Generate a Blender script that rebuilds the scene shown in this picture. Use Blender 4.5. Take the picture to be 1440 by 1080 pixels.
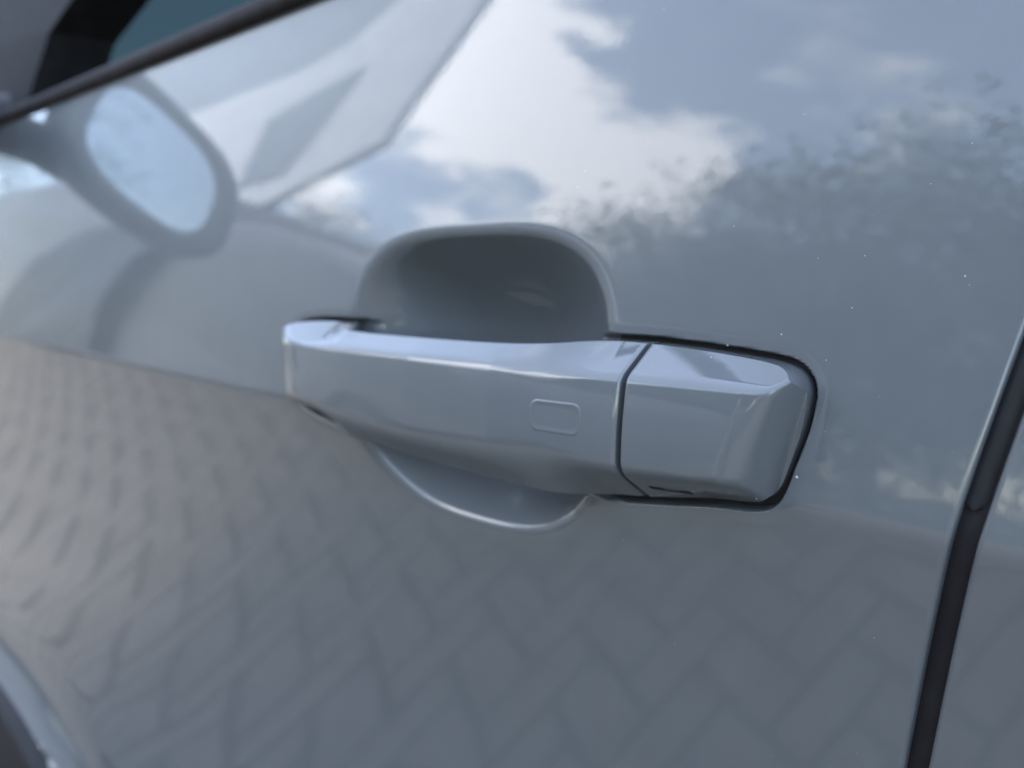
import bpy, math, random
import numpy as np
from mathutils import Matrix, Vector

S = bpy.context.scene
for o in list(bpy.data.objects):
    bpy.data.objects.remove(o)
C = S.collection

# ------------------------------------------------------------------ camera
# axes: +X towards the rear of the car, +Y into the car, +Z up; the door skin stands near Y = 0
ZC = 0.97                       # eye height: a little above the door handle
cd = bpy.data.cameras.new("camera")
cam = bpy.data.objects.new("camera", cd)
C.objects.link(cam)
right = Vector((0.71562, 0.69849, 0.0))
up = Vector((-0.09385, 0.09615, 0.99093))
fwd = Vector((-0.69216, 0.70913, -0.13436))
cam.matrix_world = Matrix.Translation((0, -0.20, ZC)) @ Matrix((
    (right.x, up.x, -fwd.x, 0), (right.y, up.y, -fwd.y, 0), (right.z, up.z, -fwd.z, 0), (0, 0, 0, 1)))
cd.sensor_width = 36
cd.lens = 29.5
cd.clip_start = 0.01
cd.clip_end = 2000
cd.dof.use_dof = True
cd.dof.focus_distance = 0.212
cd.dof.aperture_fstop = 8.6
S.camera = cam

# ------------------------------------------------------------------ light
SUN_EL, SUN_AZ = math.radians(48), math.radians(12)     # sun over the far side of the car
sl = bpy.data.lights.new("sun", 'SUN')
sl.energy = 1.5
sl.angle = math.radians(40)
sl.color = (1.0, 0.95, 0.88)
so = bpy.data.objects.new("sun", sl)
C.objects.link(so)
sd = Vector((math.sin(SUN_AZ) * math.cos(SUN_EL), math.cos(SUN_AZ) * math.cos(SUN_EL), math.sin(SUN_EL)))
so.rotation_euler = sd.to_track_quat('Z', 'Y').to_euler()

W = bpy.data.worlds.new("World")
S.world = W
W.use_nodes = True
nt = W.node_tree
nt.nodes.clear()
def nd(t, kind, **kw):
    n = t.nodes.new(kind)
    for k, v in kw.items():
        setattr(n, k, v)
    return n
def lk(t, a, b):
    t.links.new(a, b)
def math_node(t, op, a, b=None, clamp=False):
    n = nd(t, 'ShaderNodeMath', operation=op, use_clamp=clamp)
    for i, v in enumerate((a, b)):
        if v is None: continue
        if isinstance(v, (int, float)): n.inputs[i].default_value = v
        else: lk(t, v, n.inputs[i])
    return n.outputs[0]
out = nd(nt, 'ShaderNodeOutputWorld')
bg = nd(nt, 'ShaderNodeBackground')
bg.inputs['Strength'].default_value = 0.14
sky = nd(nt, 'ShaderNodeTexSky', sky_type='NISHITA', sun_disc=False)
sky.sun_elevation = SUN_EL
sky.sun_rotation = SUN_AZ
sky.air_density = 1.0
sky.dust_density = 0.6
tc = nd(nt, 'ShaderNodeTexCoord')
def skydir(el, az):              # az measured from straight out of the door, positive towards the front
    el, az = math.radians(el), math.radians(az)
    return Vector((-math.sin(az) * math.cos(el), -math.cos(az) * math.cos(el), math.sin(el)))
nz = nd(nt, 'ShaderNodeTexNoise'); nz.inputs['Scale'].default_value = 3.2
nz.inputs['Detail'].default_value = 9; nz.inputs['Roughness'].default_value = 0.6
mp = nd(nt, 'ShaderNodeMapping'); mp.inputs['Scale'].default_value = (1, 1, 2.6); mp.inputs['Location'].default_value = (4.1, 2.3, .7)
lk(nt, tc.outputs['Generated'], mp.inputs[0]); lk(nt, mp.outputs[0], nz.inputs['Vector'])
acc = math_node(nt, 'MULTIPLY', math_node(nt, 'SUBTRACT', nz.outputs['Fac'], 0.52), 4.6)
wn = nd(nt, 'ShaderNodeTexNoise'); wn.inputs['Scale'].default_value = 7.0; wn.inputs['Detail'].default_value = 7; wn.inputs['Roughness'].default_value = .52
lk(nt, mp.outputs[0], wn.inputs['Vector'])
wsub = nd(nt, 'ShaderNodeVectorMath', operation='SUBTRACT'); lk(nt, wn.outputs['Color'], wsub.inputs[0]); wsub.inputs[1].default_value = (.5, .5, .5)
wsc = nd(nt, 'ShaderNodeVectorMath', operation='MULTIPLY'); lk(nt, wsub.outputs[0], wsc.inputs[0]); wsc.inputs[1].default_value = (.27, .27, .17)
wad = nd(nt, 'ShaderNodeVectorMath', operation='ADD'); lk(nt, tc.outputs['Generated'], wad.inputs[0]); lk(nt, wsc.outputs[0], wad.inputs[1])
wno = nd(nt, 'ShaderNodeVectorMath', operation='NORMALIZE'); lk(nt, wad.outputs[0], wno.inputs[0])
# (elevation, azimuth, angular radius, weight): one heap of cumulus and the wisps around it
for el, az, rad, wgt in [(29.5, 53, 5.5, 1.3), (31, 50.5, 4, .9), (25.5, 53, 6, 1.2), (25.5, 47, 5.5, 1.2), (24, 41, 5, 1.1), (23, 37, 4, .9), (20, 39.5, 3.5, .9),
                         (15.6, 48, 2.6, .9), (15.8, 41, 2.8, .9), (15.5, 53, 2.2, .7), (15.8, 60, 3, .9), (19.5, 36, 2.5, .7),
                         (31, 26, 3.5, .5), (28.5, 31, 3, .35), (28.5, 20.5, 3, .45), (32, 17.5, 3, .5), (31.5, 40, 5, -1.1), (35, 44, 5, -.9), (18.4, 48.5, 2.2, -.8),
                         (18.5, 56, 3, -.9), (24, 29, 4, -1.0), (29, 15, 3, -.6), (23, 70, 6, -1.2), (28, 65, 4, -1.6)]:
    dt = nd(nt, 'ShaderNodeVectorMath', operation='DOT_PRODUCT')
    lk(nt, wno.outputs[0], dt.inputs[0]); dt.inputs[1].default_value = skydir(el, az)
    mr = nd(nt, 'ShaderNodeMapRange', interpolation_type='SMOOTHERSTEP')
    mr.inputs['From Min'].default_value = math.cos(math.radians(rad * 1.7)); mr.inputs['From Max'].default_value = 1.0
    mr.inputs['To Min'].default_value = 0; mr.inputs['To Max'].default_value = wgt * 1.35
    lk(nt, dt.outputs['Value'], mr.inputs['Value'])
    acc = math_node(nt, 'ADD', acc, mr.outputs[0])
ramp = nd(nt, 'ShaderNodeMapRange', interpolation_type='SMOOTHSTEP')
ramp.inputs['From Min'].default_value = 0.0; ramp.inputs['From Max'].default_value = 2.3
ramp.inputs['To Min'].default_value = 0.135
lk(nt, acc, ramp.inputs['Value'])
mix = nd(nt, 'ShaderNodeMix', data_type='RGBA')
lk(nt, ramp.outputs[0], mix.inputs['Factor']); lk(nt, sky.outputs[0], mix.inputs['A'])
mix.inputs['B'].default_value = (8.9, 9.0, 9.3, 1)
lk(nt, mix.outputs['Result'], bg.inputs['Color']); lk(nt, bg.outputs[0], out.inputs[0])

S.view_settings.view_transform = 'Standard'
S.view_settings.look = 'None'
S.view_settings.exposure = 2.72
S.view_settings.gamma = 1
S.view_settings.use_curve_mapping = False
S.cycles.max_bounces = 6
S.cycles.diffuse_bounces = 3
S.cycles.use_denoising = True

# ------------------------------------------------------------------ materials
def mat(name, color, rough=0.5, metal=0.0, spec=0.5, coat=0.0, coat_rough=0.03, noise=None, bump=None):
    m = bpy.data.materials.new(name); m.use_nodes = True
    t = m.node_tree; p = t.nodes['Principled BSDF']
    p.inputs['Base Color'].default_value = (*color, 1)
    p.inputs['Roughness'].default_value = rough
    p.inputs['Metallic'].default_value = metal
    p.inputs['Specular IOR Level'].default_value = spec
    p.inputs['Coat Weight'].default_value = coat
    p.inputs['Coat Roughness'].default_value = coat_rough
    tcn = nd(t, 'ShaderNodeTexCoord')
    if noise:
        sc, c2, lo, hi = noise
        n = nd(t, 'ShaderNodeTexNoise'); n.inputs['Scale'].default_value = sc; n.inputs['Detail'].default_value = 5
        lk(t, tcn.outputs['Object'], n.inputs['Vector'])
        r = nd(t, 'ShaderNodeMapRange'); r.inputs['From Min'].default_value = lo; r.inputs['From Max'].default_value = hi
        lk(t, n.outputs['Fac'], r.inputs['Value'])
        mx = nd(t, 'ShaderNodeMix', data_type='RGBA')
        lk(t, r.outputs[0], mx.inputs['Factor']); mx.inputs['A'].default_value = (*color, 1); mx.inputs['B'].default_value = (*c2, 1)
        lk(t, mx.outputs['Result'], p.inputs['Base Color'])
    if bump:
        sc, st, dist = bump
        n = nd(t, 'ShaderNodeTexNoise'); n.inputs['Scale'].default_value = sc; n.inputs['Detail'].default_value = 3
        lk(t, tcn.outputs['Object'], n.inputs['Vector'])
        b = nd(t, 'ShaderNodeBump'); b.inputs['Strength'].default_value = st; b.inputs['Distance'].default_value = dist
        lk(t, n.outputs['Fac'], b.inputs['Height'])
        lk(t, b.outputs[0], p.inputs['Normal']); lk(t, b.outputs[0], p.inputs['Coat Normal'])
    return m, p

PAINT, pp = mat("car_paint", (0.101, 0.114, 0.122), 0.42, 0.0, 0.35, 1.0, 0.015,
                noise=(60, (0.097, 0.109, 0.117), .35, .65), bump=(420, .03, .0002))
pp.inputs['Coat IOR'].default_value = 1.55
_t = PAINT.node_tree                         # thin uneven dust film dulls the clear coat here and there
_c = nd(_t, 'ShaderNodeTexCoord'); _n = nd(_t, 'ShaderNodeTexNoise'); _n.inputs['Scale'].default_value = 22; _n.inputs['Detail'].default_value = 8
_r = nd(_t, 'ShaderNodeMapRange'); _r.inputs['From Min'].default_value = .4; _r.inputs['From Max'].default_value = .75
_r.inputs['To Min'].default_value = .008; _r.inputs['To Max'].default_value = .06
lk(_t, _c.outputs['Object'], _n.inputs['Vector']); lk(_t, _n.outputs['Fac'], _r.inputs['Value']); lk(_t, _r.outputs[0], pp.inputs['Coat Roughness'])
RUBBER, _ = mat("black_rubber", (0.010, 0.010, 0.013), 0.55, spec=.3, noise=(200, (.014, .014, .016), .4, .7))
TRIM, _ = mat("satin_black_trim", (0.013, 0.010, 0.011), 0.65, spec=.12, noise=(90, (.020, .017, .018), .4, .7))
GLOSSB, _ = mat("mirror_housing_grey", (0.040, 0.043, 0.050), 0.4, noise=(40, (.035, .038, .045), .4, .6))
INNER, _ = mat("cabin_black", (0.012, 0.012, 0.013), 0.7, noise=(20, (.02, .02, .02), .4, .6))
SILVER, _ = mat("mirror_silver", (0.44, 0.48, 0.50), 0.03, 1.0, noise=(3, (.42, .46, .48), .4, .6))
DUST, _ = mat("dust", (0.62, 0.62, 0.60), 0.6, noise=(500, (.45, .45, .44), .4, .6))
SLOT, _ = mat("slot_black", (0.006, 0.006, 0.007), 0.8, noise=(300, (.01, .01, .01), .4, .6))
VAN, _ = mat("van_grey_paint", (0.12, 0.122, 0.128), 0.45, 0.0, .4, 0.0, .05, noise=(2, (.11, .112, .118), .4, .6))
VANIN, _ = mat("bonnet_underside", (0.10, 0.105, 0.11), 0.8, noise=(9, (.07, .07, .075), .4, .6))
TYRE, _ = mat("tyre_rubber", (0.02, 0.02, 0.02), .8, noise=(30, (.03, .03, .03), .4, .6))
RIM, _ = mat("wheel_alloy", (0.4, 0.4, 0.41), .35, .8, noise=(30, (.35, .35, .36), .4, .6))
BRICK, _ = mat("paver", (0.112, 0.100, 0.083), .85, noise=(9, (.150, .134, .112), .35, .65), bump=(300, .4, .002))
JOINT, _ = mat("joint_sand", (0.034, 0.032, 0.028), .95, noise=(40, (.052, .048, .042), .4, .6))
GRASS, _ = mat("grass_ground", (0.05, 0.07, 0.025), .95, noise=(.6, (.075, .085, .035), .4, .6))
BARK, _ = mat("bark", (0.07, 0.055, 0.042), .9, noise=(6, (.11, .09, .07), .4, .6), bump=(30, .6, .02))
LEAF, _ = mat("leaf", (0.026, 0.040, 0.016), .6, noise=(1.3, (.055, .075, .028), .35, .65))
LEAF2, _ = mat("leaf_dark", (0.022, 0.034, 0.015), .6, noise=(1.1, (.042, .06, .024), .35, .65))

def glass_mat(name, tint):
    m = bpy.data.materials.new(name); m.use_nodes = True
    t = m.node_tree; t.nodes.clear()
    o = nd(t, 'ShaderNodeOutputMaterial'); mxs = nd(t, 'ShaderNodeMixShader'); tr = nd(t, 'ShaderNodeBsdfTransparent')
    gl = nd(t, 'ShaderNodeBsdfGlossy'); fr = nd(t, 'ShaderNodeFresnel')
    fr.inputs['IOR'].default_value = 1.5; gl.inputs['Roughness'].default_value = .01
    n = nd(t, 'ShaderNodeTexNoise'); n.inputs['Scale'].default_value = 2
    mx = nd(t, 'ShaderNodeMix', data_type='RGBA'); lk(t, n.outputs['Fac'], mx.inputs['Factor'])
    mx.inputs['A'].default_value = (*tint, 1); mx.inputs['B'].default_value = (*[c * .9 for c in tint], 1)
    lk(t, mx.outputs['Result'], tr.inputs['Color'])
    lk(t, fr.outputs[0], mxs.inputs[0]); lk(t, tr.outputs[0], mxs.inputs[1]); lk(t, gl.outputs[0], mxs.inputs[2])
    lk(t, mxs.outputs[0], o.inputs[0])
    return m
GLASS = glass_mat("tinted_glass", (.018, .027, .028))
VGLASS, _ = mat("van_dark_glass", (.045, .05, .058), 0.4, spec=.08, noise=(4, (.04, .045, .053), .4, .6))
SAIL, _ = mat("sail_black", (.012, .012, .013), .75, spec=.08, noise=(60, (.016, .016, .017), .4, .6))

# ------------------------------------------------------------------ helpers
def tag(o, label=None, cat=None, group=None, kind=None):
    for k, v in (('label', label), ('category', cat), ('group', group), ('kind', kind)):
        if v: o[k] = v
    return o
def empty(name, loc):
    o = bpy.data.objects.new(name, None); C.objects.link(o); o.location = loc
    o.empty_display_size = .05
    return o
def obj(name, v, f, m, parent=None, normals=None, smooth=True):
    me = bpy.data.meshes.new(name)
    me.from_pydata([tuple(p) for p in v], [], [tuple(int(i) for i in q) for q in f])
    if smooth:
        me.polygons.foreach_set('use_smooth', [True] * len(me.polygons))
    me.materials.append(m)
    me.update()
    if normals is not None:
        me.normals_split_custom_set_from_vertices([tuple(n) for n in normals])
    o = bpy.data.objects.new(name, me); C.objects.link(o)
    if parent:
        o.parent = parent
        bpy_loc = parent
        off = Vector((0, 0, 0))
        while bpy_loc is not None:
            off += bpy_loc.location; bpy_loc = bpy_loc.parent
        o.location = -off          # vertices are given in world coordinates
    return o
def grid_faces(nr, nc, off=0, wrap=False):
    f = []
    for i in range(nr - 1):
        for j in range(nc if wrap else nc - 1):
            k = (j + 1) % nc
            f.append((off + i * nc + j, off + i * nc + k, off + (i + 1) * nc + k, off + (i + 1) * nc + j))
    return f
def box(x0, x1, y0, y1, z0, z1):
    v = [(x, y, z) for x in (x0, x1) for y in (y0, y1) for z in (z0, z1)]
    f = [(0, 1, 3, 2), (4, 6, 7, 5), (0, 4, 5, 1), (2, 3, 7, 6), (0, 2, 6, 4), (1, 5, 7, 3)]
    return v, f
def bevel(o, w, seg=3):
    b = o.modifiers.new("bevel", 'BEVEL'); b.width = w; b.segments = seg; b.limit_method = 'ANGLE'
    return o
def sstep(a, b, x):
    t = np.clip((x - a) / (b - a), 0, 1)
    return t * t * (3 - 2 * t)
def smax(a, b, k):
    h = np.clip(.5 + .5 * (a - b) / k, 0, 1)
    return b * (1 - h) + a * h + k * h * (1 - h)

# ------------------------------------------------------------------ door skin shape (metres, z relative to ZC)
ZT = np.arange(-1.1, .40, .00025)              # height above the crease line
b_up = np.interp(ZT, [-1.1, 0, .06, .12, .18, .24, .40], [6.5, 6.8, 9.2, 11.2, 13.4, 18, 30])
b_dn = np.interp(ZT, [-1.1, -.60, -.42, -.32, -.24, -.16, -.08, 0, .4], [-12, -3, 1.5, 1.5, -.5, -4.5, -8.5, -12, -12])
kern = np.exp(-.5 * (np.arange(-240, 241) * .00025 / .016) ** 2); kern /= kern.sum()
b_up = np.convolve(np.pad(b_up, 240, 'edge'), kern, 'valid'); b_dn = np.convolve(np.pad(b_dn, 240, 'edge'), kern, 'valid')
sg = 1 / (1 + np.exp(-np.clip(ZT / .0011, -50, 50)))
BT = np.radians(b_dn * (1 - sg) + b_up * sg)
YT = np.cumsum(np.tan(BT)) * .00025
YT -= np.interp(0, ZT, YT)
def zcrease(x): return -.0605 - .0107 * (x + .042)
def base(x, z): return np.interp(z - zcrease(x), ZT, YT)

FOOT = np.array([(-337, -27.5), (-331, -23.6), (-318, -21.9), (-300, -21.2), (-290, -21.6), (-281, -23.3), (-268, -23.9), (-244, -24.0), (-210, -23.8), (-186, -23.3),
    (-170, -22.2), (-158, -20.9), (-139, -20.9), (-116, -22.3), (-104, -23.4), (-98.3, -24.4), (-94.9, -26.6), (-93.2, -29.8), (-93.1, -33.5), (-94.2, -41), (-96.4, -48.5),
    (-98.6, -55.6), (-101.6, -60.0), (-107.5, -61.6), (-118, -62.4), (-139, -66.2), (-158, -68.4), (-180, -68.7), (-206, -68.4), (-238, -67.6), (-267, -66.2), (-287, -64.6),
    (-308, -62.4), (-325, -59.4), (-335.5, -54), (-340.5, -45), (-341, -35)]) / 1000
def smooth_poly(P, n):
    for _ in range(n):
        Q = np.roll(P, -1, 0)
        P = np.stack([.75 * P + .25 * Q, .25 * P + .75 * Q], 1).reshape(-1, 2)
    return P
FOOTS = smooth_poly(FOOT, 2)
def sdf(P, x, z):
    d = np.full(x.shape, 1e9); ins = np.zeros(x.shape, bool)
    Q = np.roll(P, -1, 0)
    for a, b in zip(P, Q):
        e = b - a; L = e @ e
        t = np.clip(((x - a[0]) * e[0] + (z - a[1]) * e[1]) / L, 0, 1)
        d = np.minimum(d, (x - a[0] - t * e[0]) ** 2 + (z - a[1] - t * e[1]) ** 2)
        if abs(e[1]) > 1e-12:
            c = ((a[1] > z) != (b[1] > z)) & (x < e[0] * (z - a[1]) / e[1] + a[0])
            ins ^= c
    d = np.sqrt(d)
    return np.where(ins, -d, d)
def bowl_r(x, z):
    dx = (x + .2260) / .0668; dz = (z + .0390) / .0515
    n = np.where(dz > 0, 3.3, np.where(dx < 0, 2.15, 2.9))
    return (np.abs(dx) ** n + np.abs(dz) ** n) ** (1 / n)
def door_y(x, z):
    y = base(x, z)
    r = bowl_r(x, z)
    q = .034 * (1 - np.clip(r, 0, 1.3) ** 2.3)
    bowl = .5 * (q + np.sqrt(q * q + .0032 ** 2)) * sstep(1.10, .97, r)
    near = (x > -.37) & (x < -.06) & (z > -.10) & (z < .0)
    g = np.zeros(x.shape)
    if near.any():
        s = sdf(FOOTS, x[near], z[near])
        wid = .0014 + .0010 * sstep(-.050, -.064, z[near])
        g[near] = .0058 * sstep(wid + .0006, wid - .0010, s) + .0003 * sstep(wid + .004, wid, s)
    g = g * sstep(.86, 1.02, r)
    y = y + .040 * (1 - (1 - bowl / .040) * (1 - g / .040))
    # the skin swells outwards to meet the lower cladding at the front
    d = z - clad_z(x)
    y = y - .023 * np.exp(-np.clip(d, 0, 9) / .019) * sstep(-.35, -.78, x)
    return y
CLX = np.array([-1.6, -1.1, -.9, -.814, -.742, -.68, -.60, -.5, -.3, 1.2])
CLZ = np.array([-.40, -.397, -.404, -.414, -.432, -.457, -.49, -.51, -.52, -.52])
_cx = np.arange(-1.6, 1.2, .004); _cz = np.convolve(np.pad(np.interp(_cx, CLX, CLZ), 20, 'edge'), np.ones(41) / 41, 'valid')
def clad_z(x): return np.interp(x, _cx, _cz)

def gap_x(z):                   # line of the shut gap between the two doors
    zz = np.array([-.75, -.50, -.30, -.20, -.108, -.094, -.0675, -.052, -.032, -.0147, .05, .14, .3])
    xx = np.array([-.105, -.100, -.088, -.078, -.0650, -.0630, -.0586, -.0556, -.0517, -.0478, -.033, -.012, .02])
    return np.interp(z, zz, xx)
zt_ = np.arange(-.75, .31, .002); gk = np.convolve(np.pad(gap_x(zt_), 15, 'edge'), np.ones(31) / 31, 'valid')
def gap_s(z): return np.interp(z, zt_, gk)

def lines(parts):
    a = []
    for lo, hi, st in parts:
        n = max(1, int(round((hi - lo) / st))); a += list(lo + (hi - lo) * np.arange(n) / n)
    return np.array(a + [parts[-1][1]])
ZL = lines([(-.56, -.42, .008), (-.42, -.30, .003), (-.30, -.12, .008), (-.12, -.095, .0025), (-.095, -.070, .0008), (-.070, -.0585, .0004), (-.0585, .020, .0008), (.020, .06, .003), (.06, .133, .005)])
def skin(xl, edge_side):
    """heightfield sheet; edge_side +1: its last column follows the gap (front door), -1: its first column does"""
    X, Z = np.meshgrid(xl, ZL)
    gs = gap_s(Z)
    if edge_side > 0:
        x_edge = xl[-1]; w = np.clip((X + .5) / (x_edge + .5), 0, 1)
        X = X + w * (gs - .0014 - x_edge)
    else:
        x_edge = xl[0]; w = np.clip((.6 - X) / (.6 - x_edge), 0, 1)
        X = X + w * (gs + .0068 - x_edge)
    h = 2e-4
    Y = door_y(X, Z)
    nx = (door_y(X + h, Z) - door_y(X - h, Z)) / (2 * h); nz_ = (door_y(X, Z + h) - door_y(X, Z - h)) / (2 * h)
    N = np.stack([nx, -np.ones_like(nx), nz_], -1); N /= np.linalg.norm(N, axis=-1, keepdims=True)
    V = np.stack([X, Y, Z + ZC], -1)
    # folded edge
    cols, ncols = [], []
    r = .0014
    ref = V[:, -1] if edge_side > 0 else V[:, 0]; nref = N[:, -1] if edge_side > 0 else N[:, 0]
    for k in range(1, 7):
        a = math.pi / 2 * k / 6
        p = ref.copy(); p[:, 0] += edge_side * r * math.sin(a); p[:, 1] += r * (1 - math.cos(a))
        n = nref * math.cos(a); n[:, 0] += edge_side * math.sin(a); n /= np.linalg.norm(n, axis=1, keepdims=True)
        cols.append(p); ncols.append(n)
    p = cols[-1].copy(); p[:, 1] += .011; cols.append(p); ncols.append(ncols[-1])
    if edge_side > 0:
        V = np.concatenate([V, np.stack(cols, 1)], 1); N = np.concatenate([N, np.stack(ncols, 1)], 1)
    else:
        V = np.concatenate([np.stack(cols[::-1], 1), V], 1); N = np.concatenate([np.stack(ncols[::-1], 1), N], 1)
    nr, nc = V.shape[:2]
    return V.reshape(-1, 3), grid_faces(nr, nc), N.reshape(-1, 3)

car = empty("car", (-.3, .9, 0))
tag(car, "grey-blue car seen close up at its glossy door and pull handle", "car")
XF = lines([(-1.05, -.36, .012), (-.36, -.30, .0011), (-.30, -.155, .0008), (-.155, -.085, .0006), (-.085, -.060, .001), (-.060, -.0515, .0005)])
v, f, n = skin(XF, 1)
front_door = obj("front_door", v, f, PAINT, car, n)
front_door["label"] = "front door skin with a scooped recess behind the handle"
XR = lines([(-.0465, -.040, .0006), (-.040, .02, .004), (.02, 1.0, .03)])
v, f, n = skin(XR, -1)
rear_door = obj("rear_door", v, f, PAINT, car, n)
rear_door["label"] = "sliver of rear door beyond the black shut gap"

# shut gap: black seal lying between the two folded edges, a prouder length above ending in a rounded tip
def strip(name, zs, x0, x1, depth, crown, m, parent):
    ns = 9; V = []
    for z in zs:
        for k in range(ns):
            t = k / (ns - 1)
            x = gap_s(z) + x0(z) + (x1(z) - x0(z)) * t
            V.append((x, float(base(np.array(x), np.array(z))) + depth - crown * math.sin(math.pi * t), z + ZC))
    return obj(name, V, grid_faces(len(zs), ns), m, parent)
zs = np.arange(-.52, .131, .006)
seal = strip("door_seal", zs, lambda z: -.001, lambda z: .0064, .0036, .0006, RUBBER, car)
zs = np.concatenate([-.0535 + .0022 * (1 - np.cos(np.linspace(0, math.pi / 2, 10))), np.arange(-.050, .131, .006)])
def tipw(z): return math.sqrt(max(0, 1 - ((-.0513 - z) / .0022) ** 2)) if z < -.0513 else 1
strip("seal_lip", zs, lambda z: .0022 - .0028 * tipw(z), lambda z: .0024 + .0019 * tipw(z), .0028, .0007, RUBBER, seal)

# ------------------------------------------------------------------ door handle
ZCR, XS = -.0297, -.1416
def lerp_pts(x, pts):
    return np.interp(x, [p[0] for p in pts], [p[1] for p in pts])
def zt_of(x): return lerp_pts(x, [(-.341, -.0215), (-.290, -.0215), (-.281, -.0233), (-.268, -.0239), (-.210, -.0238), (-.186, -.0233), (-.170, -.0222), (-.158, -.0209), (-.139, -.0209), (-.116, -.0223), (-.09, -.0240)])
def zb_of(x): return lerp_pts(x, [(-.341, -.0560), (-.325, -.0596), (-.308, -.0624), (-.287, -.0646), (-.267, -.0662), (-.238, -.0676), (-.206, -.0684), (-.18, -.0687), (-.158, -.0684), (-.139, -.0662), (-.118, -.0624), (-.09, -.0600)])
def zbc_of(x): return lerp_pts(x, [(-.341, -.0505), (-.308, -.0530), (-.283, -.0558), (-.250, -.0574), (-.215, -.0576), (-.14, -.0566), (-.118, -.0555), (-.098, -.0538)])
def yf_of(x): return lerp_pts(x, [(-.341, -.0135), (-.31, -.0160), (-.27, -.0188), (-.23, -.0200), (-.19, -.0190), (-.142, -.0150), (-.09, -.0124)])
def mid_of(x): return sstep(-.300, -.276, x) * sstep(-.148, -.172, x)
def yb_of(x): return -.0008 - .0094 * mid_of(x)
def handle_y(x, z):
    yf, yb = yf_of(x), yb_of(x); zbc = zbc_of(x); zm = (ZCR + zbc) / 2
    face = yf + 0.080 * (z - zm) + 4.2 * (z - zm) ** 2
    yt0 = yf + 0.080 * (ZCR - zm) + 4.2 * (ZCR - zm) ** 2
    yb0 = yf + 0.080 * (zbc - zm) + 4.2 * (zbc - zm) ** 2
    top = yt0 + (z - ZCR) / (zt_of(x) - ZCR) * (yb - yt0)
    bot = yb0 + (zbc - z) / (zbc - zb_of(x)) * (yb - yb0)
    y = smax(face, top, .0022)
    y = smax(y, bot, .0045)
    # right-hand bevel of the end cap
    xb = -.0931 + (z + .030) * .24
    q = np.clip((xb - x) / .011, 0, 1)
    rgt = .0005 - .0146 * (1 - (1 - q) ** 3) - .02 * np.clip((xb - x) / .011 - 1, 0, 1)
    y = smax(y, rgt, .0034)
    # rounded front end of the grip
    t = np.clip((x + .3415) / .048, 0, 1)
    lft = -.0005 - .0195 * (1 - (1 - t) ** 1.75)
    y = smax(y, lft, .0040)
    # softened edges at the seam
    e = np.minimum(np.abs(x - XS), np.abs(x - XS - .0020))
    return y + .0007 * np.clip(1 - e / .0011, 0, 1) ** 2 + base(x, np.full_like(x, -.040)) * .6
def clip_poly(P, xs, keep_left):
    Q = []; s = 1 if keep_left else -1
    for a, b in zip(P, np.roll(P, -1, 0)):
        ia, ib = s * (a[0] - xs) <= 0, s * (b[0] - xs) <= 0
        if ia: Q.append(a)
        if ia != ib: Q.append(a + (b - a) * (xs - a[0]) / (b[0] - a[0]))
    return np.array(Q)
def resample(P, st):
    R = []
    for a, b in zip(P, np.roll(P, -1, 0)):
        L = np.linalg.norm(b - a)
        k = max(1, int(math.ceil(L / st)))
        for i in range(k): R.append(a + (b - a) * i / k)
    return np.array(R)
def handle_piece(name, P, sx0, sx1, parent, rings=76):
    P = resample(P, .0007)
    cx = np.clip(P[:, 0], sx0, sx1)
    sk = np.stack([cx, np.interp(cx, [sx0, sx1], [(-.0440), (-.0435)])], 1)
    ts = np.linspace(0, 1, rings) ** 1.5
    V, N = [], []
    h = 1.5e-4
    # back of the piece, skirt, then the visible face ring by ring towards the middle
    mid = mid_of(P[:, 0]); yb = handle_y(P[:, 0], P[:, 1])
    back = np.where(mid > .02, yb + .004 + (1 - mid) * .008, .0075)
    inner = P + (sk - P) * (.16 + 0 * mid)[:, None]
    V.append(np.stack([inner[:, 0], back + .001, inner[:, 1] + ZC], 1)); N.append(np.tile([0, 1., 0], (len(P), 1)))
    V.append(np.stack([P[:, 0], back, P[:, 1] + ZC], 1)); V.append(np.stack([P[:, 0], yb + .0004, P[:, 1] + ZC], 1))
    Tn = np.roll(P, -1, 0) - np.roll(P, 1, 0); on = np.stack([-Tn[:, 1], 0 * Tn[:, 0], Tn[:, 0]], 1)
    ctr = P.mean(0); flip = np.sign(((P - ctr) * on[:, [0, 2]]).sum(1).mean())
    on = on * flip / (np.linalg.norm(on, axis=1, keepdims=True) + 1e-12)
    N += [on, on]
    for t in ts:
        Q = P + (sk - P) * t
        y = handle_y(Q[:, 0], Q[:, 1])
        gx = (handle_y(Q[:, 0] + h, Q[:, 1]) - handle_y(Q[:, 0] - h, Q[:, 1])) / (2 * h)
        gz = (handle_y(Q[:, 0], Q[:, 1] + h) - handle_y(Q[:, 0], Q[:, 1] - h)) / (2 * h)
        n = np.stack([gx, -np.ones_like(gx), gz], 1); n /= np.linalg.norm(n, axis=1, keepdims=True)
        V.append(np.stack([Q[:, 0], y, Q[:, 1] + ZC], 1)); N.append(n)
    m = len(P)
    F = grid_faces(len(V), m, 0, True)
    F.append(tuple(range(m)))
    V = np.concatenate(V); N = np.concatenate(N)
    p = [Vector(V[i]) for i in F[m * 10]]
    if (p[1] - p[0]).cross(p[2] - p[1]).dot(Vector(N[F[m * 10][0]])) < 0:
        F = [tuple(reversed(q)) for q in F]
    return obj(name, V, F, PAINT, parent, N)
grip = handle_piece("door_handle", clip_poly(FOOTS, XS, True), -.322, XS - .0135, car)
grip["label"] = "body-coloured pull handle grip bridging the recess"
cap = handle_piece("end_cap", clip_poly(FOOTS, XS + .0020, False), XS + .0155, -.1105, grip)
cap["label"] = "fixed rear end cap of the door handle"

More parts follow.
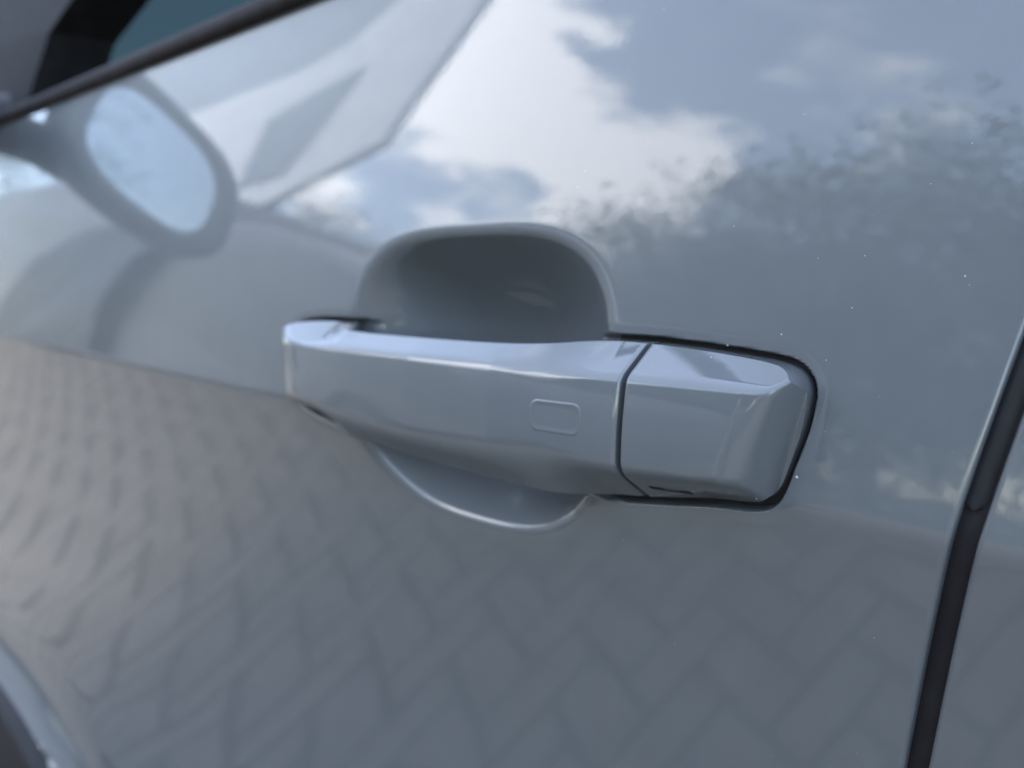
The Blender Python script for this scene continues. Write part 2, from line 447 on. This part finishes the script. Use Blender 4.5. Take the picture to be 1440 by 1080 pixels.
# black gasket the handle seats on
def gasket(name, P, parent):
    P = resample(P, .003); c = P.mean(0); rings = []
    for t in (0, .5, .95):
        Q = P + (c - P) * t
        rings.append(np.stack([Q[:, 0], base(Q[:, 0], Q[:, 1]) + .0042, Q[:, 1] + ZC], 1))
    m = len(P)
    F = grid_faces(3, m, 0, True) + [tuple(2 * m + i for i in range(m))]
    return obj(name, np.concatenate(rings), F, RUBBER, parent)
def grow(P, d):
    T = np.roll(P, -1, 0) - np.roll(P, 1, 0); nrm = np.stack([-T[:, 1], T[:, 0]], 1); nrm /= np.linalg.norm(nrm, axis=1, keepdims=True)
    c = P.mean(0); s = np.sign(((P - c) * nrm).sum(1).mean())
    return P + nrm * s * d
G = grow(FOOTS, .0040)
gasket("gasket", clip_poly(G, -.157, False), grip)
gasket("gasket", clip_poly(G, -.2945, True), grip)
# seam filler seen between grip and cap
v, f = box(XS - .0005, XS + .0025, -.001, .006, ZC - .062, ZC - .026)
obj("seam_filler", v, f, SLOT, grip, smooth=False)
# touch pad: a faintly raised rounded rectangle
def rrect(cx, cz, hx, hz, r, n=10):
    P = []
    for qx, qz, a0 in ((1, 1, 0), (-1, 1, 90), (-1, -1, 180), (1, -1, 270)):
        for k in range(n + 1):
            a = math.radians(a0 + 90 * k / n)
            P.append((cx + qx * (hx - r) + r * math.cos(a), cz + qz * (hz - r) + r * math.sin(a)))
    return np.array(P)
rings, prof = [], [(0, .00015), (.00025, -.00006), (.0005, -.00018), (.0008, -.00020), (.0011, -.00014), (.0016, -.00004), (.0024, -.00003), (.0040, -.00003)]
for d, off in prof:
    Q = rrect(-.1627, -.0433, .0096 - d, .0050 - d, max(.0030 - d * .6, .0006))
    rings.append(np.stack([Q[:, 0], handle_y(Q[:, 0], Q[:, 1]) + off, Q[:, 1] + ZC], 1))
m = len(rings[0]); F = grid_faces(len(rings), m, 0, True) + [tuple((len(rings) - 1) * m + i for i in range(m))]
pad = obj("touch_pad", np.concatenate(rings), F, PAINT, grip)
pad["label"] = "small raised rounded rectangle for keyless locking"
# key access slot under the cap
Q = rrect(-.1285, -.0613, .0062, .0007, .0006, 5)
rings = [np.stack([Q[:, 0], handle_y(Q[:, 0], Q[:, 1]) - .00012, Q[:, 1] + ZC], 1)]
obj("key_slot", rings[0], [tuple(range(len(Q)))], SLOT, cap)
# bits of dust and dried droplets
rng = random.Random(4)
V, F = [], []
def speck(x, y, z, r):
    o = len(V); n = 8
    V.append((x, y - r * .55, z))
    for k in range(n):
        a = 2 * math.pi * k / n; q = r * rng.uniform(.7, 1.2)
        V.append((x + q * math.cos(a), y + .00002, z + q * math.sin(a)))
        F.append((o, o + 1 + k, o + 1 + (k + 1) % n))
for x, z, r in [(-60.2, -1.3, .30), (-84.9, -9.2, .28), (-102.5, -16.6, .3), (-94.2, -52.5, .55), (-118, -20.4, .3), (-175.5, 31.2, .35), (-221, 27.8, .25), (-88, -40, .15),
                (-70, 20, .2), (-120, 12, .2), (-95, 3, .15), (-76, -30, .15)]:
    x, z = x / 1000, z / 1000
    speck(x, float(door_y(np.array([x]), np.array([z]))[0]), z + ZC, r / 1000 * .8)
_used = 0
while _used < 46:
    x, z = rng.uniform(-.34, -.055), rng.uniform(-.16, .09)
    if float(bowl_r(np.array([x]), np.array([z]))[0]) < 1.1 or float(sdf(FOOTS, np.array([x]), np.array([z]))[0]) < .004: continue
    speck(x, float(door_y(np.array([x]), np.array([z]))[0]), z + ZC, rng.uniform(.00006, .00016)); _used += 1
for x, z, r in [(-119, -23.3, .35), (-149, -21.7, .3), (-137, -21.9, .3), (-211, -58.6, .22), (-207, -24.4, .3), (-93.6, -50, .22), (-103, -59, .3), (-108, -60, .25)]:
    x, z = x / 1000, z / 1000
    speck(x, float(handle_y(np.array([x]), np.array([z]))[0]), z + ZC, r / 1000 * .8)
tag(obj("dust_specks", V, F, DUST, car), kind="stuff")

# ------------------------------------------------------------------ belt line, glass, mirror, cladding
def tube_along(name, pts, prof, m, parent):
    V = []
    for (x, y, z) in pts:
        for (dy, dz) in prof: V.append((x, y + dy, z + dz))
    k = len(prof)
    F = grid_faces(len(pts), k, 0, True) + [tuple(range(k)), tuple((len(pts) - 1) * k + i for i in range(k))]
    return obj(name, V, F, m, parent)
xs = np.linspace(-1.05, 1.0, 30)
by = float(base(np.array(-.5), np.array(.127)))
prof = [(-.003, -.005), (-.0042, -.001), (-.0035, .004), (-.001, .0065), (.006, .0075), (.011, .007), (.011, -.006)]
mould = tube_along("window_moulding", [(x, by, ZC + .131) for x in xs], prof, TRIM, car)
tube_along("inner_seal", [(x, by + .022, ZC + .135) for x in xs], [(-.009, -.02), (-.008, .004), (-.004, .009), (.006, .010), (.008, -.02)], SLOT, mould)
# side window wound down into the door; the tinted windscreen shows through the opening
v = [(-.80, by + .018, ZC + .118), (.9, by + .018, ZC + .118), (.9, by + .014, ZC - .02), (-.80, by + .014, ZC - .02)]
wg = obj("window_glass", v, [(0, 1, 2, 3)], GLASS, car, smooth=False)
v = [(-1.75, .16, 1.04), (-1.75, 1.64, 1.04), (-.30, 1.52, 1.55), (-.30, .28, 1.55)]
obj("windscreen", v, [(0, 1, 2, 3)], GLASS, car, smooth=False)
v = [(-1.75, 1.66, 1.04), (1.5, 1.66, 1.04), (1.4, 1.53, 1.55), (-.30, 1.53, 1.55)]
obj("far_side_glass", v, [(0, 1, 2, 3)], GLASS, car, smooth=False)
# black window frame running up the windscreen pillar
v = []
for (x, y, z) in [(-1.5, by, ZC + .125), (-.835, by + .012, ZC + .125), (-.80, by + .03, ZC + .20), (-.25, by + .165, ZC + .53), (-.32, by + .17, ZC + .58), (-1.5, by + .09, ZC + .30)]:
    v += [(x, y - .004, z), (x, y + .05, z)]
k = 6
F = [tuple(2 * i for i in range(k)), tuple(2 * i + 1 for i in reversed(range(k)))] + [(2 * i, 2 * i + 1, 2 * ((i + 1) % k) + 1, 2 * ((i + 1) % k)) for i in range(k)]
obj("sail_panel", v, F, SAIL, car, smooth=False)
# door mirror: squarish rounded housing, silvered glass facing the rear, short arm to the sail panel
def superring(cx, cy, cz, hy, hz, n, ex=3.2, skew=0.0):
    P = []
    for k in range(n):
        a = 2 * math.pi * k / n; c, s = math.cos(a), math.sin(a)
        dy = hy * math.copysign(abs(c) ** (2 / ex), c); dz = hz * math.copysign(abs(s) ** (2 / ex), s)
        P.append((cx + .10 * dy, cy + dy, cz + dz + skew * dy))
    return P
my, mz, mx = -.108, ZC + .162, -.875
R = []
for dx, s in [(.007, .70), (.012, .78), (.014, .95), (.008, 1.0), (-.02, 1.02), (-.05, .96), (-.08, .80), (-.10, .52), (-.108, .2)]:
    R += superring(mx + dx, my, mz, .106 * s, .070 * s, 40, ex=3.0, skew=.30)
F = grid_faces(9, 40, 0, True) + [tuple(8 * 40 + i for i in range(40))]
mh = obj("door_mirror", R, F, GLOSSB, car)
mh["label"] = "black-rimmed door mirror on a short arm"
R = superring(mx + .013, my + .002, mz, .106 * .72, .070 * .74, 40, ex=2.8, skew=.30)
R = [(x - .004, y, z) for x, y, z in R]
obj("mirror_glass", R, [tuple(range(40))], SILVER, mh, smooth=False)
v = []
for t, hx, hz in [(0, .045, .030), (.35, .035, .022), (.7, .033, .022), (1, .04, .03)]:
    y = by + .02 + t * (-.05 - by - .02)
    for k in range(16):
        a = 2 * math.pi * k / 16
        v.append((mx - .045 + hx * math.cos(a), y, ZC + .135 + .012 * t + hz * math.sin(a)))
obj("mirror_arm", v, grid_faces(4, 16, 0, True), RUBBER, mh)
# lower black cladding
V = []; xs = np.linspace(-1.05, .95, 260)
for x in xs:
    zc = float(clad_z(np.array(x))); y0 = float(door_y(np.array([x]), np.array([zc]))[0])
    for dy, dz in [(.006, .003), (-.006, .001), (-.010, -.003), (-.013, -.014), (-.016, -.20), (.03, -.22)]:
        V.append((x, y0 + dy, ZC + zc + dz))
obj("sill_cladding", V, grid_faces(len(xs), 6), RUBBER, car)
# rest of the car, out of the picture: it shades the ground beside the door
v, f = box(-2.1, 2.1, .10, 1.72, .28, 1.04)
bevel(obj("body", v, f, INNER, car, smooth=False), .06)
v = [(-.30, .26, 1.52), (1.5, .26, 1.52), (1.5, 1.54, 1.52), (-.30, 1.54, 1.52)]
v = v + [(x, y, z + .05) for x, y, z in v]
bevel(obj("roof", v, [(0, 1, 2, 3), (7, 6, 5, 4), (0, 4, 5, 1), (1, 5, 6, 2), (2, 6, 7, 3), (3, 7, 4, 0)], PAINT, car, smooth=False), .03)
v, f = box(-2.0, -.95, .04, 1.70, .62, 1.05)
bevel(obj("bonnet", v, f, PAINT, car, smooth=False), .05)
for sx in (-1.45, 1.35):
    w = []
    for y, r in [(.06, .22), (.05, .30), (.06, .33), (.25, .33), (.26, .2)]:
        for k in range(32):
            a = 2 * math.pi * k / 32; w.append((sx + r * math.cos(a), y, .33 + r * math.sin(a)))
    obj("wheel", w, grid_faces(5, 32, 0, True) + [tuple(range(32))], TYRE, car)
v, f = box(.15, .60, .35, .80, .9, 1.42)
bevel(obj("seat", v, f, INNER, car, smooth=False), .06)

# ------------------------------------------------------------------ ground
g = 400
gr = tag(obj("ground", [(-g, -g, -.02), (g, -g, -.02), (g, g, -.02), (-g, g, -.02)], [(0, 1, 2, 3)], GRASS, smooth=False), kind="structure")
pv = tag(obj("pavement", [(-30, -9.5, -.006), (30, -9.5, -.006), (30, 12, -.006), (-30, 12, -.006)], [(0, 1, 2, 3)], JOINT, smooth=False), kind="structure")
BL, BW, JT, BE = .168, .084, .0105, .005
def brick_geo():
    hx, hy = (BL - JT) / 2, (BW - JT) / 2
    v = [(-hx, -hy, -.02), (hx, -hy, -.02), (hx, hy, -.02), (-hx, hy, -.02), (-hx, -hy, -BE * .6), (hx, -hy, -BE * .6), (hx, hy, -BE * .6), (-hx, hy, -BE * .6),
         (-hx + BE, -hy + BE, 0), (hx - BE, -hy + BE, 0), (hx - BE, hy - BE, 0), (-hx + BE, hy - BE, 0)]
    f = [(8, 9, 10, 11)] + [(i, (i + 1) % 4, 4 + (i + 1) % 4, 4 + i) for i in range(4)] + [(4 + i, 4 + (i + 1) % 4, 8 + (i + 1) % 4, 8 + i) for i in range(4)]
    return v, f
bv, bf = brick_geo()
bme = bpy.data.meshes.new("brick"); bme.from_pydata(bv, [], bf); bme.materials.append(BRICK)
rng = random.Random(11); SV, SF = [], []; cnt = 0
# herringbone: staircase of one lying and one standing brick
ROT = math.radians(17)                       # the paving runs askew to the parked car
cr, sr = math.cos(ROT), math.sin(ROT)
for i in range(-230, 170):
    for j in range(-90, 90):
        bx, by_ = BW * (i + 2 * j), BW * (i - 2 * j)
        for rot, dx, dy in ((0, BW, BW / 2), (1, BW * 2.5, 0)):
            x, y = cr * (bx + dx) - sr * (by_ + dy), sr * (bx + dx) + cr * (by_ + dy)
            if not (-11 < x < 4 and -6 < y < .6): continue
            z = rng.uniform(-.0015, .0015); ang = ROT + rot * math.pi / 2 + rng.uniform(-.012, .012)
            tx, ty = rng.uniform(-.004, .004), rng.uniform(-.004, .004)
            if -3.8 < x < -.9 and -1.25 < y < -.25 and cnt < 290:
                o = bpy.data.objects.new("brick", bme); C.objects.link(o); o.parent = pv
                o.location = (x, y, z); o.rotation_euler = (tx, ty, ang); cnt += 1
            else:
                c, s = math.cos(ang), math.sin(ang); b0 = len(SV)
                for (px, py, pz) in bv: SV.append((x + c * px - s * py, y + s * px + c * py, z + pz + tx * py - ty * px))
                SF += [tuple(b0 + q for q in ff) for ff in bf]
tag(obj("brick_paving", SV, SF, BRICK, pv, smooth=False), kind="stuff")

# ------------------------------------------------------------------ trees across the parking area (seen mirrored in the paint) and others added to cut sky light
def tree(label, x, y, h, rx, rz, seed, leafm, leaves=9000, base_frac=.2):
    r = np.random.default_rng(seed)
    t = empty("broadleaf_tree", (x, y, 0))
    tag(t, label, "tree", "trees across the parking area")
    V, F = [], []
    def limb(a, b, r0, r1, n=6, k=8):
        a, b = np.array(a), np.array(b); d = b - a; d /= np.linalg.norm(d)
        u = np.cross(d, [.3, .8, .1]); u /= np.linalg.norm(u); w = np.cross(d, u); o = len(V)
        bend = r.normal(0, .04, 3) * np.linalg.norm(b - a)
        for i in range(n):
            q = i / (n - 1); c = a + (b - a) * q + bend * math.sin(math.pi * q); rr = r0 + (r1 - r0) * q
            for j in range(k):
                an = 2 * math.pi * j / k; V.append(tuple(c + rr * (u * math.cos(an) + w * math.sin(an))))
        F.extend(grid_faces(n, k, o, True))
    top = np.array([x, y, h * .55]); limb((x, y, -.05), top, .028 * h, .014 * h, 8, 12)
    cl = []
    nclump = 64
    for i in range(nclump):
        d = r.normal(0, 1, 3); d /= np.linalg.norm(d); q = r.uniform(.3, 1.0) ** .5
        c = np.array([x, y, h * (base_frac + (1 - base_frac) / 2)]) + d * q * np.array([rx, rx, h * (1 - base_frac) / 2])
        cl.append(c)
        if i % 3 == 0: limb((x, y, h * r.uniform(.25, .55)), c, .010 * h, .003 * h, 5, 6)
    obj("trunk", V, F, BARK, t)
    ids = r.integers(0, nclump, leaves); cl = np.array(cl)
    rad = r.uniform(.7, 1.25, nclump)[ids][:, None] * rx * .21
    P = cl[ids] + np.clip(r.normal(0, 1, (leaves, 3)), -1.8, 1.8) * rad * np.array([1, 1, .6])
    P[:, 2] = np.maximum(P[:, 2], .3)
    a = r.normal(0, 1, (leaves, 3)); a /= np.linalg.norm(a, axis=1, keepdims=True)
    b = np.cross(a, r.normal(0, 1, (leaves, 3))); b /= np.linalg.norm(b, axis=1, keepdims=True)
    s = r.uniform(.045, .10, (leaves, 1))
    Q = np.stack([P - a * s, P + b * s * .6, P + a * s, P - b * s * .6], 1).reshape(-1, 3)
    obj("crown", Q, np.arange(leaves * 4).reshape(-1, 4), leafm, t, smooth=False)
def at(az, dist):
    a = math.radians(az); return -math.sin(a) * dist, -math.cos(a) * dist
for i, (az, dist, h, rx, label, lm) in enumerate([
    (20, 13.0, 7.4, 3.4, "tall full tree straight across from the door", LEAF2),
    (31, 15.0, 7.3, 3.2, "tree second from the left in the row across", LEAF),
    (40, 18.0, 5.4, 2.8, "lower tree between the tall one and the van", LEAF2),
    (50, 26.0, 5.6, 3.2, "far rounded tree just right of the van", LEAF),
    (59, 30.0, 9.2, 4.0, "farthest tree, showing over the van's wing", LEAF2),
    (7, 14.0, 7.8, 3.6, "tree opposite the rear door", LEAF),
    (-10, 15.0, 8.0, 3.6, "tree behind the photographer to the right", LEAF2),
    (-30, 17.0, 8.0, 3.8, "rearmost tree of the row", LEAF),
    (172, 13.0, 8.0, 3.8, "added tree beyond the far side of the car, cutting sky light", LEAF2),  # far-side trees are unseen, added to hold back sky light and reflections
    (140, 15.0, 7.5, 3.6, "added tree ahead on the far side of the car, cutting sky light", LEAF),
    (-150, 15.0, 8.0, 3.8, "added tree towards the rear on the far side, cutting sky light", LEAF),
    (-84, 22.0, 8.5, 4.4, "added tree straight behind the car, dimming the mirror glass", LEAF2),  # trees behind the car are added to darken what the door mirror reflects
    (-70, 20.0, 8.0, 4.0, "added tree behind the car, dimming the mirror glass", LEAF),
    (84, 24.0, 7.5, 3.6, "tree straight ahead along the drive", LEAF2),
    (69, 30.0, 9.0, 4.0, "tree ahead between van and sign", LEAF2),
    (76, 34.0, 10.0, 4.2, "tree far ahead beyond the van", LEAF)]):
    x, y = at(az, dist)
    tree(label, x, y, h, rx, h * .4, 100 + i, lm, 26000 if dist < 20 and abs(az) < 45 else 9000, .04)

# ------------------------------------------------------------------ van parked alongside
van = empty("parked_van", (-3.6, -1.95, 0))
tag(van, "grey van parked alongside, mirrored in the paint", "van")
VY0, VY1 = -1.2, -3.1
prof = [(-1.42, .32), (-1.36, .62), (-1.40, 1.02), (-1.52, 1.18), (-2.05, 1.38), (-2.41, 1.49), (-2.8, 1.60), (-3.6, 1.68), (-4.3, 2.04), (-4.6, 2.10), (-6.5, 2.10), (-6.65, 1.9), (-6.7, .32)]
V = []
for y, s in ((VY0, 1), (VY1, -1)):
    for (x, z) in prof:
        tum = .13 * max(0, (z - 1.3)) + (.06 if x > -1.45 else 0)
        V.append((x, y - s * tum, z))
k = len(prof)
F = [tuple(range(k)), tuple(reversed(range(k, 2 * k)))] + [(i, k + i, k + (i + 1) % k, (i + 1) % k) for i in range(k)]
bevel(obj("body", V, F, VAN, van, smooth=False), .05, 3)
def vslab(name, pts, th, m, parent):       # pts: polygon in space, thickened along its normal
    P = [Vector(p) for p in pts]; n = (P[1] - P[0]).cross(P[2] - P[0]).normalized() * th
    V = [tuple(p) for p in P] + [tuple(p + n) for p in P]; k = len(P)
    F = [tuple(range(k)), tuple(reversed(range(k, 2 * k)))] + [(i, (i + 1) % k, k + (i + 1) % k, k + i) for i in range(k)]
    return obj(name, V, F, m, parent, smooth=False)
def side(x, z, o=.004): return (x, VY0 - .13 * max(0, z - 1.3) + o, z)
vslab("dark_side_panel", [side(x, z, .05) for x, z in ((-5.24, .76), (-5.19, 1.11), (-4.94, 1.41), (-4.39, 1.6), (-3.61, 1.65), (-3.22, 1.61), (-3.65, 1.4), (-3.81, 1.16), (-3.81, .76))], .010, VGLASS, van)
vslab("windscreen", [(-3.66, -1.36, 1.735), (-3.66, -2.94, 1.735), (-4.22, -2.88, 2.025), (-4.22, -1.42, 2.025)], -.02, VGLASS, van)
for wx in (-2.25, -5.5):
    w = []
    for y, r in [(.02, .20), (.03, .24), (.02, .33), (-.0, .35), (-.2, .35), (-.21, .2)]:
        for q in range(32):
            an = 2 * math.pi * q / 32; w.append((wx + r * math.cos(an), VY0 + y, .35 + r * math.sin(an)))
    wh = obj("wheel", w, grid_faces(6, 32, 0, True), TYRE, van)
    w = [(wx + .2 * math.cos(2 * math.pi * q / 32), VY0 + .019, .35 + .2 * math.sin(2 * math.pi * q / 32)) for q in range(32)]
    obj("rim", w, [tuple(range(32))], RIM, wh, smooth=False)

# ------------------------------------------------------------------ white sign board raised on posts beyond the van
sg_ = empty("sign_board", (-8.2, -4.1, 0))
tag(sg_, "white sign board with a grey wedge on it, raised on posts beyond the van", "sign")
SIGN, _ = mat("sign_white", (.70, .71, .72), .5, noise=(3, (.64, .65, .66), .4, .6))
WEDGE, _ = mat("sign_grey", (.22, .25, .28), .5, noise=(3, (.20, .23, .26), .4, .6))
def P4(l, y=-4.0): return [(x, y, z) for x, z in l]
BLOCKER, _ = mat("sky_blocker_grey", (.30, .33, .37), .6, noise=(3, (.27, .30, .34), .4, .6))
vslab("added_sky_blocker", P4([(-7.3, 6.45), (-8.12, 5.62), (-8.94, 5.34), (-11.75, 5.06), (-17, 4.9), (-17, 7.6), (-7.3, 7.6)], -4.03), -.08, BLOCKER, sg_)  # added grey sheet above the board, hides over-bright sky from the paint
bd = vslab("board", P4([(-5.8, 6.6), (-6.17, 5.1), (-6.57, 3.86), (-8.25, 3.22), (-11.5, 2.9), (-11.75, 5.08), (-8.94, 5.36), (-8.12, 5.64), (-7.4, 6.5)]), -.12, SIGN, sg_)
vslab("wedge", P4([(-7.47, 5.1), (-7.75, 4.23), (-8.13, 3.61), (-9.02, 3.48), (-9.04, 4.57)], -3.985), .012, WEDGE, bd)
for px in (-8.6, -11.2):
    v, f = box(px, px + .14, -4.28, -4.14, 0, 5.2)
    obj("post", v, f, RIM, sg_, smooth=False)
